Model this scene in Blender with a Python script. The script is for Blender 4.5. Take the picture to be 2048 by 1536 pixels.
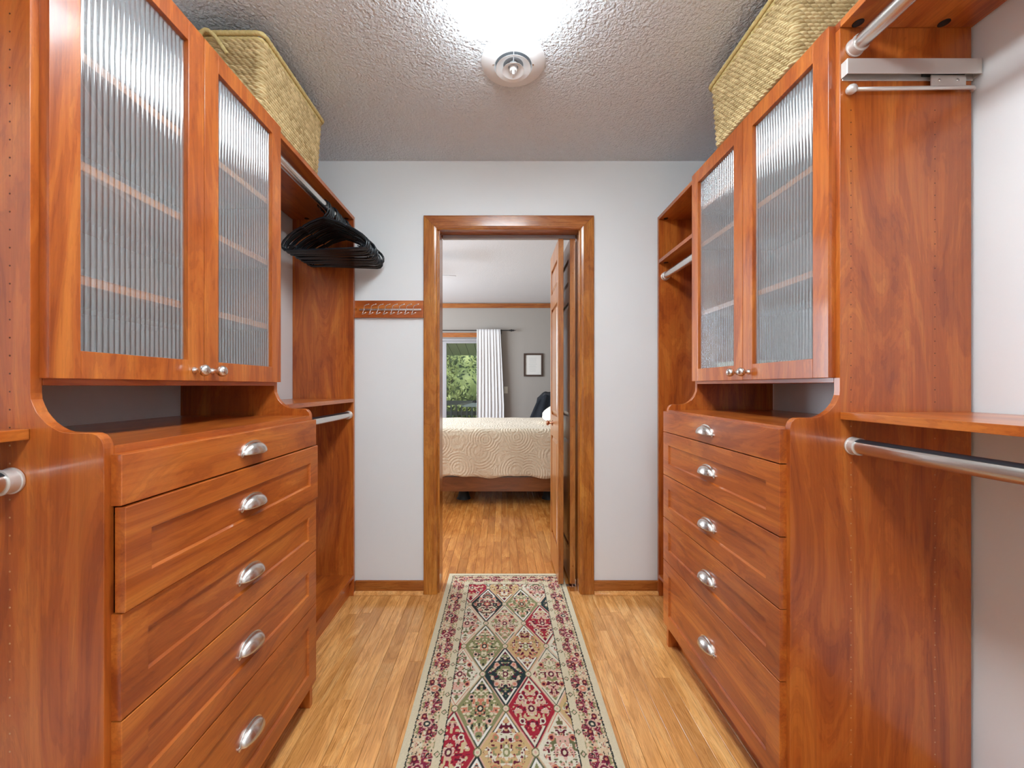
import bpy, bmesh, math, random
import numpy as np
from mathutils import Vector, Matrix
random.seed(7); PI = math.pi
for o in list(bpy.data.objects): bpy.data.objects.remove(o, do_unlink=True)
S = bpy.context.scene; C = S.collection

# ---------------------------------------------------------------- camera, world, exposure
F = 800.0; H = 1.19                      # focal length in pixels of the 2048 px frame, eye height
cam = bpy.data.cameras.new('camera'); co = bpy.data.objects.new('camera', cam); C.objects.link(co)
cam.sensor_width = 36; cam.lens = 36 * F / 2048; cam.shift_x = 21 / 2048; cam.shift_y = 4 / 2048
cam.clip_start = .02; cam.clip_end = 200
co.location = (0, 0, H); co.rotation_euler = (PI / 2, 0, 0); S.camera = co
S.view_settings.view_transform = 'Standard'; S.view_settings.look = 'None'
S.view_settings.gamma = 1; S.view_settings.use_curve_mapping = False
S.view_settings.exposure = 1.07
w = bpy.data.worlds.new('sky'); S.world = w; w.use_nodes = True
nt = w.node_tree; nt.nodes.clear()
sky = nt.nodes.new('ShaderNodeTexSky'); sky.sky_type = 'HOSEK_WILKIE'; sky.turbidity = 3.5
sky.sun_direction = Vector((-.5, -.35, .8)).normalized()
bg = nt.nodes.new('ShaderNodeBackground'); bg.inputs[1].default_value = 2.2
ow = nt.nodes.new('ShaderNodeOutputWorld')
nt.links.new(sky.outputs[0], bg.inputs[0]); nt.links.new(bg.outputs[0], ow.inputs[0])
def lamp(name, typ, loc, energy, color=(1, 1, 1), rot=(0, 0, 0), **k):
    l = bpy.data.lights.new(name, typ); l.energy = energy; l.color = color
    for a, b in k.items(): setattr(l, a, b)
    o = bpy.data.objects.new(name, l); o.location = loc; o.rotation_euler = rot; C.objects.link(o); return o
lamp('sun', 'SUN', (0, 14, 12), 2.2, (1, .95, .86), (math.radians(46), math.radians(14), 0), angle=.02)
# daylight entering through the bedroom's side window (left, outside the view of the doorway)
lamp('bedroom_window_daylight', 'AREA', (-2.95, 4.6, 1.6), 100, (.80, .90, 1), (0, math.radians(-90), 0), shape='RECTANGLE', size=1.5, size_y=2.4)
FIX_E = 11.0                              # emission of the ceiling fixture and the added fill fixture behind the camera

# ---------------------------------------------------------------- helpers
WORLD = {}
class MB:
    def __init__(s): s.v = []; s.f = []; s.c = None
    def add(s, vs, fs):
        n = len(s.v); s.v += [tuple(p) for p in vs]; s.f += [tuple(i + n for i in f) for f in fs]; return s
    def box(s, x0, x1, y0, y1, z0, z1):
        x0, x1 = min(x0, x1), max(x0, x1); y0, y1 = min(y0, y1), max(y0, y1); z0, z1 = min(z0, z1), max(z0, z1)
        return s.add([(x0,y0,z0),(x1,y0,z0),(x1,y1,z0),(x0,y1,z0),(x0,y0,z1),(x1,y0,z1),(x1,y1,z1),(x0,y1,z1)],
                     [(0,3,2,1),(4,5,6,7),(0,1,5,4),(1,2,6,5),(2,3,7,6),(3,0,4,7)])
    def prism(s, pts, axis, a0, a1):      # pts 2D in the other two axes (ordered), extruded along axis
        n = len(pts)
        def P(p, a): return {'x': (a, p[0], p[1]), 'y': (p[0], a, p[1]), 'z': (p[0], p[1], a)}[axis]
        return s.add([P(p, a0) for p in pts] + [P(p, a1) for p in pts],
                     [tuple(range(n))[::-1], tuple(range(n, 2*n))] + [(i, (i+1) % n, n + (i+1) % n, n + i) for i in range(n)])
    def lathe(s, prof, c, axis='z', seg=24, cap=True):   # prof: (radius, height) pairs
        vs = []; n = len(prof); ax = {'x': Vector((1,0,0)), 'y': Vector((0,1,0)), 'z': Vector((0,0,1)), '-x': Vector((-1,0,0)), '-y': Vector((0,-1,0)), '-z': Vector((0,0,-1))}[axis] if isinstance(axis, str) else Vector(axis).normalized()
        u = ax.orthogonal().normalized(); w_ = ax.cross(u); c = Vector(c)
        for r, h in prof:
            for k in range(seg):
                a = 2*PI*k/seg; vs.append(c + ax*h + (u*math.cos(a) + w_*math.sin(a))*r)
        fs = [(i*seg+k, i*seg+(k+1) % seg, (i+1)*seg+(k+1) % seg, (i+1)*seg+k) for i in range(n-1) for k in range(seg)]
        if cap: fs += [tuple(range(seg))[::-1], tuple(range((n-1)*seg, n*seg))]
        return s.add(vs, fs)
    def tube(s, path, r, seg=8, closed=False):
        P = [Vector(p) for p in path]; n = len(P); vs = []; up = None
        for i in range(n):
            if closed: t = (P[(i+1) % n] - P[i-1]).normalized()
            else: t = (P[min(i+1, n-1)] - P[max(i-1, 0)]).normalized()
            if up is None: up = t.orthogonal().normalized()
            up = (up - t*up.dot(t)).normalized(); b = t.cross(up)
            rr = r[i] if isinstance(r, (list, tuple)) else r
            for k in range(seg):
                a = 2*PI*k/seg; vs.append(P[i] + (up*math.cos(a) + b*math.sin(a))*rr)
        m = n if closed else n-1
        fs = [(i*seg+k, i*seg+(k+1) % seg, ((i+1) % n)*seg+(k+1) % seg, ((i+1) % n)*seg+k) for i in range(m) for k in range(seg)]
        if not closed: fs += [tuple(range(seg))[::-1], tuple(range((n-1)*seg, n*seg))]
        return s.add(vs, fs)
    def grid(s, pts):                      # pts: rows of 3-D points
        r = len(pts); c = len(pts[0])
        return s.add([p for row in pts for p in row], [(i*c+j, i*c+j+1, (i+1)*c+j+1, (i+1)*c+j) for i in range(r-1) for j in range(c-1)])
    def build(s, name, mat, parent=None, bevel=0, smooth=False, origin=None, seg=2, fixn=True, auto=None):
        V_ = np.array(s.v, dtype=float)
        o0 = Vector(origin) if origin is not None else Vector(((V_.min(0) + V_.max(0)) / 2).tolist())
        me = bpy.data.meshes.new(name); me.from_pydata([(a-o0.x, b-o0.y, c-o0.z) for a, b, c in s.v], [], s.f)
        if fixn or bevel:
            bm = bmesh.new(); bm.from_mesh(me)
            if fixn: bmesh.ops.recalc_face_normals(bm, faces=bm.faces)
            if bevel:
                es = [e for e in bm.edges if len(e.link_faces) == 2 and e.calc_face_angle(0) > .5]
                bmesh.ops.bevel(bm, geom=es, offset=bevel, segments=seg, affect='EDGES', profile=.6, clamp_overlap=True)
            bm.to_mesh(me); bm.free()
        me.materials.append(mat)
        if smooth:
            me.polygons.foreach_set('use_smooth', [True]*len(me.polygons))
            if auto: me.set_sharp_from_angle(angle=math.radians(auto))
        o = bpy.data.objects.new(name, me); C.objects.link(o)
        pw = WORLD[parent.name] if parent else Vector((0, 0, 0))
        o.location = o0 - pw; o.parent = parent; WORLD[o.name] = o0.copy()
        return o
def thing(name, loc, label, cat, group=None):
    o = bpy.data.objects.new(name, None); C.objects.link(o); o.location = loc; WORLD[o.name] = Vector(loc)
    o.empty_display_size = .1
    return tag(o, label, cat, group)
def tag(o, label, cat, group=None):
    o['label'] = label; o['category'] = cat
    if group: o['group'] = group
    return o
def struct(o): o['kind'] = 'structure'; return o
def stuff(o): o['kind'] = 'stuff'; return o
def lab(o, t): o['label'] = t; return o

# ---------------------------------------------------------------- materials
def newmat(name):
    m = bpy.data.materials.new(name); m.use_nodes = True; t = m.node_tree; t.nodes.clear()
    out = t.nodes.new('ShaderNodeOutputMaterial'); b = t.nodes.new('ShaderNodeBsdfPrincipled')
    t.links.new(b.outputs[0], out.inputs[0]); return m, t, b, out
def setv(b, **k):
    for a, v in k.items():
        b.inputs[a.replace('_', ' ')].default_value = (*v, 1) if isinstance(v, tuple) and len(v) == 3 else v
def plain(name, col, rough=.5, metal=0, spec=.5, coat=0, bump=None, coatr=.05, sheen=0):
    m, t, b, out = newmat(name)
    setv(b, Base_Color=col, Roughness=rough, Metallic=metal, Specular_IOR_Level=spec, Coat_Weight=coat, Coat_Roughness=coatr, Sheen_Weight=sheen)
    if bump:
        n = t.nodes.new('ShaderNodeTexNoise'); n.inputs['Scale'].default_value = bump[0]; n.inputs['Detail'].default_value = 4
        g = t.nodes.new('ShaderNodeNewGeometry'); t.links.new(g.outputs['Position'], n.inputs['Vector'])
        bp = t.nodes.new('ShaderNodeBump'); bp.inputs['Strength'].default_value = bump[1]; bp.inputs['Distance'].default_value = bump[2]
        t.links.new(n.outputs[0], bp.inputs['Height']); t.links.new(bp.outputs[0], b.inputs['Normal'])
    return m
def ramp(t, src, stops):
    r = t.nodes.new('ShaderNodeValToRGB'); e = r.color_ramp.elements
    while len(e) > 1: e.remove(e[-1])
    e[0].position = stops[0][0]; e[0].color = (*stops[0][1], 1)
    for p, c in stops[1:]: x = e.new(p); x.color = (*c, 1)
    t.links.new(src, r.inputs[0]); return r.outputs[0]
def mth(t, op, a, b=None):
    n = t.nodes.new('ShaderNodeMath'); n.operation = op
    for i, x in enumerate([a, b]):
        if x is None: continue
        if isinstance(x, (int, float)): n.inputs[i].default_value = x
        else: t.links.new(x, n.inputs[i])
    return n.outputs[0]
def mixc(t, typ, fac, a, b):
    n = t.nodes.new('ShaderNodeMix'); n.data_type = 'RGBA'; n.blend_type = typ
    for i, x in ((0, fac), (6, a), (7, b)):
        if isinstance(x, (int, float)): n.inputs[i].default_value = x
        elif isinstance(x, tuple): n.inputs[i].default_value = (*x, 1)
        else: t.links.new(x, n.inputs[i])
    return n.outputs[2]
def wood(name, axis, dark, mid, light, rough=.32, scale=1.0, coat=.45, rings=.24, fine=.16, hue=0.0, pore=0, rnd=6.0, spec=.5):
    m, t, b, out = newmat(name)
    g = t.nodes.new('ShaderNodeNewGeometry'); oi = t.nodes.new('ShaderNodeObjectInfo')
    off = t.nodes.new('ShaderNodeVectorMath'); off.operation = 'SCALE'; off.inputs[0].default_value = (1.3, 2.1, 1.7)
    t.links.new(mth(t, 'MULTIPLY', oi.outputs['Random'], rnd), off.inputs['Scale'])
    ad = t.nodes.new('ShaderNodeVectorMath'); ad.operation = 'ADD'
    t.links.new(g.outputs['Position'], ad.inputs[0]); t.links.new(off.outputs[0], ad.inputs[1])
    def nz(sc, stretch, det, dist, rgh=.55):
        mp = t.nodes.new('ShaderNodeMapping'); s3 = [1, 1, 1]; s3['xyz'.index(axis)] = stretch
        mp.inputs['Scale'].default_value = s3; t.links.new(ad.outputs[0], mp.inputs[0])
        n = t.nodes.new('ShaderNodeTexNoise'); n.inputs['Scale'].default_value = sc*scale; n.inputs['Detail'].default_value = det
        n.inputs['Distortion'].default_value = dist; n.inputs['Roughness'].default_value = rgh
        t.links.new(mp.outputs[0], n.inputs['Vector']); return n.outputs[0]
    n1 = nz(8.5, .19, 6, 1.7, .62); n0 = nz(2.2, .35, 2, .6)
    base = ramp(t, n1, [(.33, dark), (.5, mid), (.68, light)])
    base = mixc(t, 'MULTIPLY', .5, base, ramp(t, n0, [(.3, (.74, .66, .62)), (.65, (1.06, 1.06, 1.06))]))
    rg = mth(t, 'SINE', mth(t, 'MULTIPLY', n1, 62))
    base = mixc(t, 'MULTIPLY', rings, base, ramp(t, mth(t, 'ADD', mth(t, 'MULTIPLY', rg, .5), .5), [(.0, (.5, .42, .38)), (.35, (1, 1, 1))]))
    n2 = nz(150, .02, 3, 0)
    base = mixc(t, 'MULTIPLY', fine*3, base, ramp(t, n2, [(.35, (.72, .66, .6)), (.6, (1.05, 1.05, 1.05))]))
    if pore:
        n3 = nz(260, .035, 2, .2)
        base = mixc(t, 'MULTIPLY', pore, base, ramp(t, n3, [(.36, (.35, .24, .18)), (.47, (1, 1, 1))]))
    if hue:
        base = mixc(t, 'MULTIPLY', hue, base, ramp(t, oi.outputs['Random'], [(0, (.72, .62, .5)), (.35, (.95, .88, .8)), (.7, (1.05, 1, .95)), (1, (1.12, 1.12, 1.08))]))
    t.links.new(base, b.inputs['Base Color'])
    setv(b, Roughness=rough, Coat_Weight=coat, Coat_Roughness=.12, Specular_IOR_Level=spec)
    bp = t.nodes.new('ShaderNodeBump'); bp.inputs['Strength'].default_value = .08; bp.inputs['Distance'].default_value = .001
    t.links.new(n2, bp.inputs['Height']); t.links.new(bp.outputs[0], b.inputs['Normal'])
    return m
CH = ((.31, .060, .010), (.48, .116, .016), (.62, .195, .032))
M = {}
M['cherry_z'] = wood('cherry_laminate_upright', 'z', *CH)
M['cherry_y'] = wood('cherry_laminate_along', 'y', *CH)
M['cherry_x'] = wood('cherry_laminate_across', 'x', *CH)
M['edge'] = wood('cherry_edge_band', 'y', (.48, .15, .045), (.56, .19, .06), (.62, .24, .085), rings=.05)
M['oak_z'] = wood('oak_trim_upright', 'z', (.32, .090, .012), (.48, .165, .022), (.60, .25, .04), rough=.25, coat=.5, pore=.45, rings=.25)
M['oak_x'] = wood('oak_trim_across', 'x', (.30, .080, .014), (.42, .130, .022), (.52, .20, .04), rough=.25, coat=.5, pore=.45, rings=.25)
M['oak_y'] = wood('oak_trim_along', 'y', (.30, .080, .014), (.42, .130, .022), (.52, .20, .04), rough=.25, coat=.5, pore=.35)
M['leaf_wood'] = wood('door_leaf_oak', 'z', (.33, .10, .018), (.46, .165, .033), (.56, .24, .06), rough=.3, coat=.35, pore=.3)
M['board'] = wood('pale_oak_floorboard', 'y', (.64, .31, .092), (.86, .45, .15), (.95, .58, .24), rough=.2, coat=.4, rings=.22, pore=.4, hue=.85, scale=1.3, rnd=40)
M['board2'] = wood('amber_oak_floorboard', 'y', (.44, .15, .03), (.62, .25, .055), (.76, .36, .10), rough=.2, coat=.4, rings=.2, pore=.3, hue=.9, scale=1.3, rnd=40)
M['subfloor'] = plain('dark_subfloor', (.10, .05, .02), .8)
M['dark_wood'] = wood('dark_bed_wood', 'x', (.14, .045, .014), (.22, .07, .02), (.28, .10, .035))
M['wall'] = plain('white_wall_paint', (.79, .81, .82), .6, bump=(160, .05, .002), spec=.3)
M['greywall'] = plain('warm_grey_wall_paint', (.36, .325, .29), .6, spec=.3)
M['white'] = plain('white_enamel', (.86, .88, .90), .35)
M['nickel'] = plain('satin_nickel', (.72, .70, .67), .27, 1)
M['satin'] = plain('satin_champagne_metal', (.70, .67, .64), .38, .55)
M['chrome'] = plain('bright_chrome', (.80, .80, .80), .12, 1)
M['black'] = plain('black_plastic', (.008, .013, .018), .25)
M['hole'] = plain('peg_hole_shadow_brown', (.10, .03, .012), .8)
M['sleeve'] = plain('brass_peg_sleeve', (.55, .33, .17), .3, .5)
M['vinyl'] = plain('black_vinyl_strip', (.015, .017, .022), .35)
M['copper'] = plain('antique_copper', (.55, .27, .17), .3, 1)
M['brown_frame'] = plain('dark_brown_picture_frame', (.055, .030, .020), .4)
M['paper'] = plain('cream_paper', (.72, .69, .64), .8)
M['ink'] = plain('faint_grey_ink', (.50, .49, .46), .8)
M['cloth_black'] = plain('black_plush_throw', (.010, .012, .018), .9, bump=(35, .5, .01))
M['curtain'] = plain('white_cotton_curtain', (.70, .68, .67), .85, bump=(300, .15, .001))
M['iron'] = plain('black_iron', (.012, .012, .012), .6)
M['ivory'] = plain('ivory_plastic', (.80, .77, .66), .4)
M['soffit'] = plain('green_grey_painted_soffit', (.66, .68, .40), .7)
M['soffit_gap'] = plain('dark_joint', (.05, .06, .035), .8)
M['greytimber'] = plain('weathered_grey_deck_timber', (.22, .22, .19), .85, bump=(60, .3, .004))
M['patio'] = plain('pale_patio_canvas', (.6, .6, .56), .8)
M['alum'] = plain('grey_aluminium_frame', (.38, .37, .38), .4, .2)
M['pillow'] = plain('cream_pillow_cotton', (.74, .66, .56), .85, bump=(14, .3, .02))
M['towel_a'] = plain('cream_towel', (.74, .70, .52), .9, bump=(400, .4, .002))
M['towel_b'] = plain('pale_blue_towel', (.55, .66, .74), .9, bump=(400, .4, .002))
M['grass'] = plain('lawn', (.09, .17, .03), .9, bump=(6, .5, .05))

def popcorn(name, col, dist=.009, strength=1.0):
    m, t, b, out = newmat(name); g = t.nodes.new('ShaderNodeNewGeometry')
    n = t.nodes.new('ShaderNodeTexNoise'); n.inputs['Scale'].default_value = 88; n.inputs['Detail'].default_value = 3; n.inputs['Distortion'].default_value = .3
    v = t.nodes.new('ShaderNodeTexVoronoi'); v.inputs['Scale'].default_value = 95
    t.links.new(g.outputs['Position'], n.inputs['Vector']); t.links.new(g.outputs['Position'], v.inputs['Vector'])
    h = mth(t, 'SUBTRACT', mth(t, 'MULTIPLY', n.outputs[0], 1.6), mth(t, 'MULTIPLY', v.outputs['Distance'], .5))
    bp = t.nodes.new('ShaderNodeBump'); bp.inputs['Strength'].default_value = strength; bp.inputs['Distance'].default_value = dist
    t.links.new(h, bp.inputs['Height']); t.links.new(bp.outputs[0], b.inputs['Normal'])
    setv(b, Base_Color=col, Roughness=.7, Specular_IOR_Level=.35); return m
M['popcorn'] = popcorn('textured_white_ceiling', (.80, .86, .92))
M['popcorn2'] = popcorn('textured_bedroom_ceiling', (.70, .70, .71), .002, .5)

def quilt_mat():
    m, t, b, out = newmat('embossed_cream_quilt'); g = t.nodes.new('ShaderNodeNewGeometry')
    v = t.nodes.new('ShaderNodeTexVoronoi'); v.inputs['Scale'].default_value = 4.2; v.feature = 'F1'
    wv = t.nodes.new('ShaderNodeMath'); wv.operation = 'SINE'
    t.links.new(g.outputs['Position'], v.inputs['Vector'])
    t.links.new(mth(t, 'MULTIPLY', v.outputs['Distance'], 60), wv.inputs[0])
    n = t.nodes.new('ShaderNodeTexNoise'); n.inputs['Scale'].default_value = 22; n.inputs['Distortion'].default_value = 2
    t.links.new(g.outputs['Position'], n.inputs['Vector'])
    h = mth(t, 'ADD', mth(t, 'MULTIPLY', wv.outputs[0], .3), mth(t, 'MULTIPLY', n.outputs[0], 1.6))
    bp = t.nodes.new('ShaderNodeBump'); bp.inputs['Strength'].default_value = .55; bp.inputs['Distance'].default_value = .012
    t.links.new(h, bp.inputs['Height']); t.links.new(bp.outputs[0], b.inputs['Normal'])
    setv(b, Base_Color=(.80, .66, .48), Roughness=.85, Sheen_Weight=.2); return m
M['quilt'] = quilt_mat()

def glass_mat(name, tint, rough, refr, ior=1.45, painted_haze=0):
    m, t, b, out = newmat(name); t.nodes.remove(b)
    tr = t.nodes.new('ShaderNodeBsdfTransparent'); tr.inputs[0].default_value = (*tint, 1)
    rf = t.nodes.new('ShaderNodeBsdfRefraction'); rf.inputs[0].default_value = (*tint, 1); rf.inputs['IOR'].default_value = 1.30; rf.inputs['Roughness'].default_value = .02
    gl = t.nodes.new('ShaderNodeBsdfGlossy'); gl.inputs[0].default_value = (1, 1, 1, 1); gl.inputs['Roughness'].default_value = rough
    m1 = t.nodes.new('ShaderNodeMixShader'); m1.inputs[0].default_value = refr
    t.links.new(tr.outputs[0], m1.inputs[1]); t.links.new(rf.outputs[0], m1.inputs[2])
    if painted_haze:      # pale haze painted in, stronger on flute flanks in place of refraction stripes
        ge = t.nodes.new('ShaderNodeNewGeometry'); sx = t.nodes.new('ShaderNodeSeparateXYZ'); t.links.new(ge.outputs['Normal'], sx.inputs[0])
        fl_ = mth(t, 'MINIMUM', mth(t, 'ADD', mth(t, 'MULTIPLY', mth(t, 'MULTIPLY', sx.outputs[1], sx.outputs[1]), .42), painted_haze), .3)
        df = t.nodes.new('ShaderNodeBsdfDiffuse'); df.inputs[0].default_value = (.75, .80, .82, 1); m0 = t.nodes.new('ShaderNodeMixShader'); t.links.new(fl_, m0.inputs[0])
        t.links.new(m1.outputs[0], m0.inputs[1]); t.links.new(df.outputs[0], m0.inputs[2]); m1 = m0
    fr = t.nodes.new('ShaderNodeFresnel'); gg = t.nodes.new('ShaderNodeNewGeometry'); mp = t.nodes.new('ShaderNodeMix')
    mp.inputs[2].default_value = ior; mp.inputs[3].default_value = 1/ior
    t.links.new(gg.outputs['Backfacing'], mp.inputs[0]); t.links.new(mp.outputs[0], fr.inputs[0])
    m2 = t.nodes.new('ShaderNodeMixShader'); t.links.new(fr.outputs[0], m2.inputs[0])
    t.links.new(m1.outputs[0], m2.inputs[1]); t.links.new(gl.outputs[0], m2.inputs[2]); t.links.new(m2.outputs[0], out.inputs[0])
    return m
M['reeded'] = glass_mat('reeded_glass', (.96, .985, .99), .06, .30, 1.6, .03)
M['glass'] = glass_mat('clear_glass', (.96, .98, .97), .0, 0, 1.4)
def emit(name, col, st):
    m, t, b, out = newmat(name); setv(b, Base_Color=(.9, .9, .9), Roughness=.4, Emission_Color=col, Emission_Strength=st); return m
M['diffuser'] = emit('lit_fixture_diffuser', (.85, .95, 1), FIX_E)
def attr_mat(name, rough, bump=None, sheen=0):
    m, t, b, out = newmat(name); a = t.nodes.new('ShaderNodeAttribute'); a.attribute_name = 'col'
    t.links.new(a.outputs['Color'], b.inputs['Base Color']); setv(b, Roughness=rough, Specular_IOR_Level=.2, Sheen_Weight=sheen)
    if bump:
        n = t.nodes.new('ShaderNodeTexNoise'); n.inputs['Scale'].default_value = bump[0]
        g = t.nodes.new('ShaderNodeNewGeometry'); t.links.new(g.outputs['Position'], n.inputs['Vector'])
        bp = t.nodes.new('ShaderNodeBump'); bp.inputs['Strength'].default_value = bump[1]; bp.inputs['Distance'].default_value = bump[2]
        t.links.new(n.outputs[0], bp.inputs['Height']); t.links.new(bp.outputs[0], b.inputs['Normal'])
    return m
M['rug'] = attr_mat('woven_rug_pile', .95, (900, .6, .002))
M['seagrass'] = attr_mat('woven_seagrass', .65, (500, .3, .001))
def leafmat():
    m, t, b, out = newmat('tree_leaves'); g = t.nodes.new('ShaderNodeNewGeometry')
    n = t.nodes.new('ShaderNodeTexNoise'); n.inputs['Scale'].default_value = 1.6; n.inputs['Detail'].default_value = 6
    t.links.new(g.outputs['Position'], n.inputs['Vector'])
    t.links.new(ramp(t, n.outputs[0], [(.3, (.07, .11, .03)), (.5, (.22, .28, .09)), (.7, (.46, .52, .20))]), b.inputs['Base Color'])
    setv(b, Roughness=.6); return m
M['leaf'] = leafmat(); M['bark'] = plain('brown_bark', (.10, .07, .045), .9)

# ---------------------------------------------------------------- room shell
XL, XR, YB, YB2, ZC, YF = -1.185, 1.246, 2.299, 2.420, 2.483, -1.9
DX0, DX1, DZ = -.356, .446, 2.092        # doorway
B7 = 7.0; BXL, BXR, BZC = -3.0, 1.7, 2.65  # bedroom
# floor slab, boards
fl = struct(MB().box(BXL-.1, BXR+.1, YF-.1, B7+.1, -.12, -.012).build('floor', M['subfloor']))
BW = .0571
def boards(rows_x0, rows_x1, y0, y1, mat, lmin, lmax, pieces, joined=None, seed=1):
    rnd = random.Random(seed); k0 = math.floor(rows_x0/BW); k1 = math.ceil(rows_x1/BW); cache = {}
    for k in range(k0, k1):
        xa, xb = max(k*BW, rows_x0), min((k+1)*BW, rows_x1)
        if xb - xa < .006: continue
        y = y0 - rnd.uniform(0, .5)*0; first = True
        while y < y1 - .01:
            L = rnd.uniform(lmin, lmax)
            if first: L *= rnd.uniform(.35, 1); first = False
            ye = min(y + L, y1)
            if y1 - ye < .15: ye = y1
            g = .0005
            if joined is not None: joined.box(xa+g, xb-g, y+g, ye-g, -.012, 0)
            else:
                o = MB().box(xa+g, xb-g, y+g, ye-g, -.0119, rnd.uniform(-.0003, 0)).build('board', mat, fl, bevel=.0007, seg=1)
            y = ye
boards(XL, XR, -.35, YB+.02, M['board'], .5, 1.25, True, seed=3)
boards(-1.0, .95, YB+.02, 4.75, M['board2'], .55, 1.2, True, seed=5)
jb = MB(); boards(BXL, -1.0, YB2, B7, None, .6, 1.2, False, jb, 8); boards(.95, BXR, YB2, B7, None, .6, 1.2, False, jb, 9)
boards(-1.0, .95, 4.75, B7, None, .6, 1.2, False, jb, 10)
stuff(jb.build('floorboards', M['board2'], fl))
jb = MB(); boards(XL, XR, YF, -.35, None, .6, 1.2, False, jb, 11)
stuff(jb.build('floorboards', M['board'], fl))
# closet walls
def wall_hole(name, mat, y0, y1, x0, x1, z1, hx0, hx1, hz, hz0=0):
    m = MB().box(x0, hx0, y0, y1, 0, z1).box(hx1, x1, y0, y1, 0, z1).box(hx0, hx1, y0, y1, hz, z1)
    if hz0: m.box(hx0, hx1, y0, y1, 0, hz0)
    return struct(m.build(name, mat, fixn=False))
wall_hole('wall_back', M['wall'], YB, YB2-.004, XL-.1, XR+.1, ZC+.1, DX0-.018, DX1+.018, DZ+.018)
wall_hole('wall_back_bedroom', M['greywall'], YB2-.004, YB2, BXL, BXR, BZC, DX0-.018, DX1+.018, DZ+.018)
struct(MB().box(XL-.1, XL, YF-.1, YB, 0, ZC+.1).build('wall_left', M['wall']))
struct(MB().box(XR, XR+.1, YF-.1, YB, 0, ZC+.1).build('wall_right', M['wall']))
struct(MB().box(XL, XR, YF-.1, YF, 0, ZC+.1).build('wall_front', M['wall']))
struct(MB().box(XL, XR, YF, YB, ZC, ZC+.1).build('ceiling', M['popcorn']))
# bedroom walls
struct(MB().box(BXR, BXR+.1, YB2, B7, 0, BZC).build('wall_right_bedroom', M['greywall']))
m = MB().box(BXL-.1, BXL, YB2, 3.3, 0, BZC).box(BXL-.1, BXL, 5.9, B7, 0, BZC).box(BXL-.1, BXL, 3.3, 5.9, 0, .75).box(BXL-.1, BXL, 3.3, 5.9, 2.35, BZC)
struct(m.build('wall_left_bedroom', M['greywall'], fixn=False))
struct(MB().box(BXL-.1, BXR+.1, YB2, B7+.1, BZC, BZC+.1).build('ceiling', M['popcorn2']))
SX0, SX1, SZ = -2.15, -.30, 2.03
wall_hole('wall_far', M['greywall'], B7, B7+.14, BXL-.1, BXR+.1, BZC, SX0, SX1, SZ)
# baseboards with shoe moulding
def baseboard(name, x0, x1):
    o = struct(MB().box(x0, x1, YB-.014, YB-.0005, .001, .076).build(name, M['oak_x'], bevel=.003))
    q = [(YB-.0145, .001), (YB-.031, .001)] + [(YB-.0145-.0165*math.cos(a), .001+.019*math.sin(a)) for a in [i*PI/12 for i in range(1, 6)]] + [(YB-.0145, .020)]
    MB().prism(q, 'x', x0, x1).build('shoe_moulding', M['board'], o)
baseboard('baseboard_left', -.838, -.4455); baseboard('baseboard_right', .528, .895)
# doorway casing (mitred, eased inner edge) and jambs
def casing(name, yface, sgn, x0, x1, z, mats):
    wd = .0785; th = .019; ya, yb = yface, yface + sgn*th
    root = None
    prof = [(0, 0), (wd, 0), (wd, .85), (wd-.004, 1), (.018, 1), (.006, .8), (0, .55)]
    def piece(nm, mat, fn, parent):
        vs = [fn(u, t_, 0) for u, t_ in prof] + [fn(u, t_, 1) for u, t_ in prof]; n = len(prof)
        return MB().add(vs, [tuple(range(n)), tuple(range(n, 2*n))[::-1]] + [(i, (i+1) % n, n+(i+1) % n, n+i) for i in range(n)]).build(nm, mat, parent)
    Y = lambda t_: ya + (yb-ya)*t_
    root = piece(name, mats[0], lambda u, t_, e: (x0-u, Y(t_), .001 if e == 0 else z+u-.0004), None); struct(root)
    piece('casing_leg', mats[0], lambda u, t_, e: (x1+u, Y(t_), .001 if e == 0 else z+u-.0004), root)
    piece('casing_head', mats[1], lambda u, t_, e: ((x0-u+.0006) if e == 0 else (x1+u-.0006), Y(t_), z+u), root)
    return root
casing('trim_1', YB-.0004, -1, DX0-.010, DX1+.004, DZ-.007, (M['oak_z'], M['oak_x']))
casing('trim_2', YB2+.0004, 1, DX0-.010, DX1+.004, DZ-.007, (M['oak_z'], M['oak_x']))
jamb = struct(MB().box(DX0-.017, DX0, YB+.001, YB2-.001, .001, DZ).build('trim_3', M['oak_z'], bevel=.001))
MB().box(DX1, DX1+.017, YB+.001, YB2-.001, .001, DZ).build('jamb', M['oak_z'], jamb, bevel=.001)
MB().box(DX0-.017, DX1+.017, YB+.001, YB2-.001, DZ+.0003, DZ+.017).build('head_jamb', M['oak_x'], jamb, bevel=.001)

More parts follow.
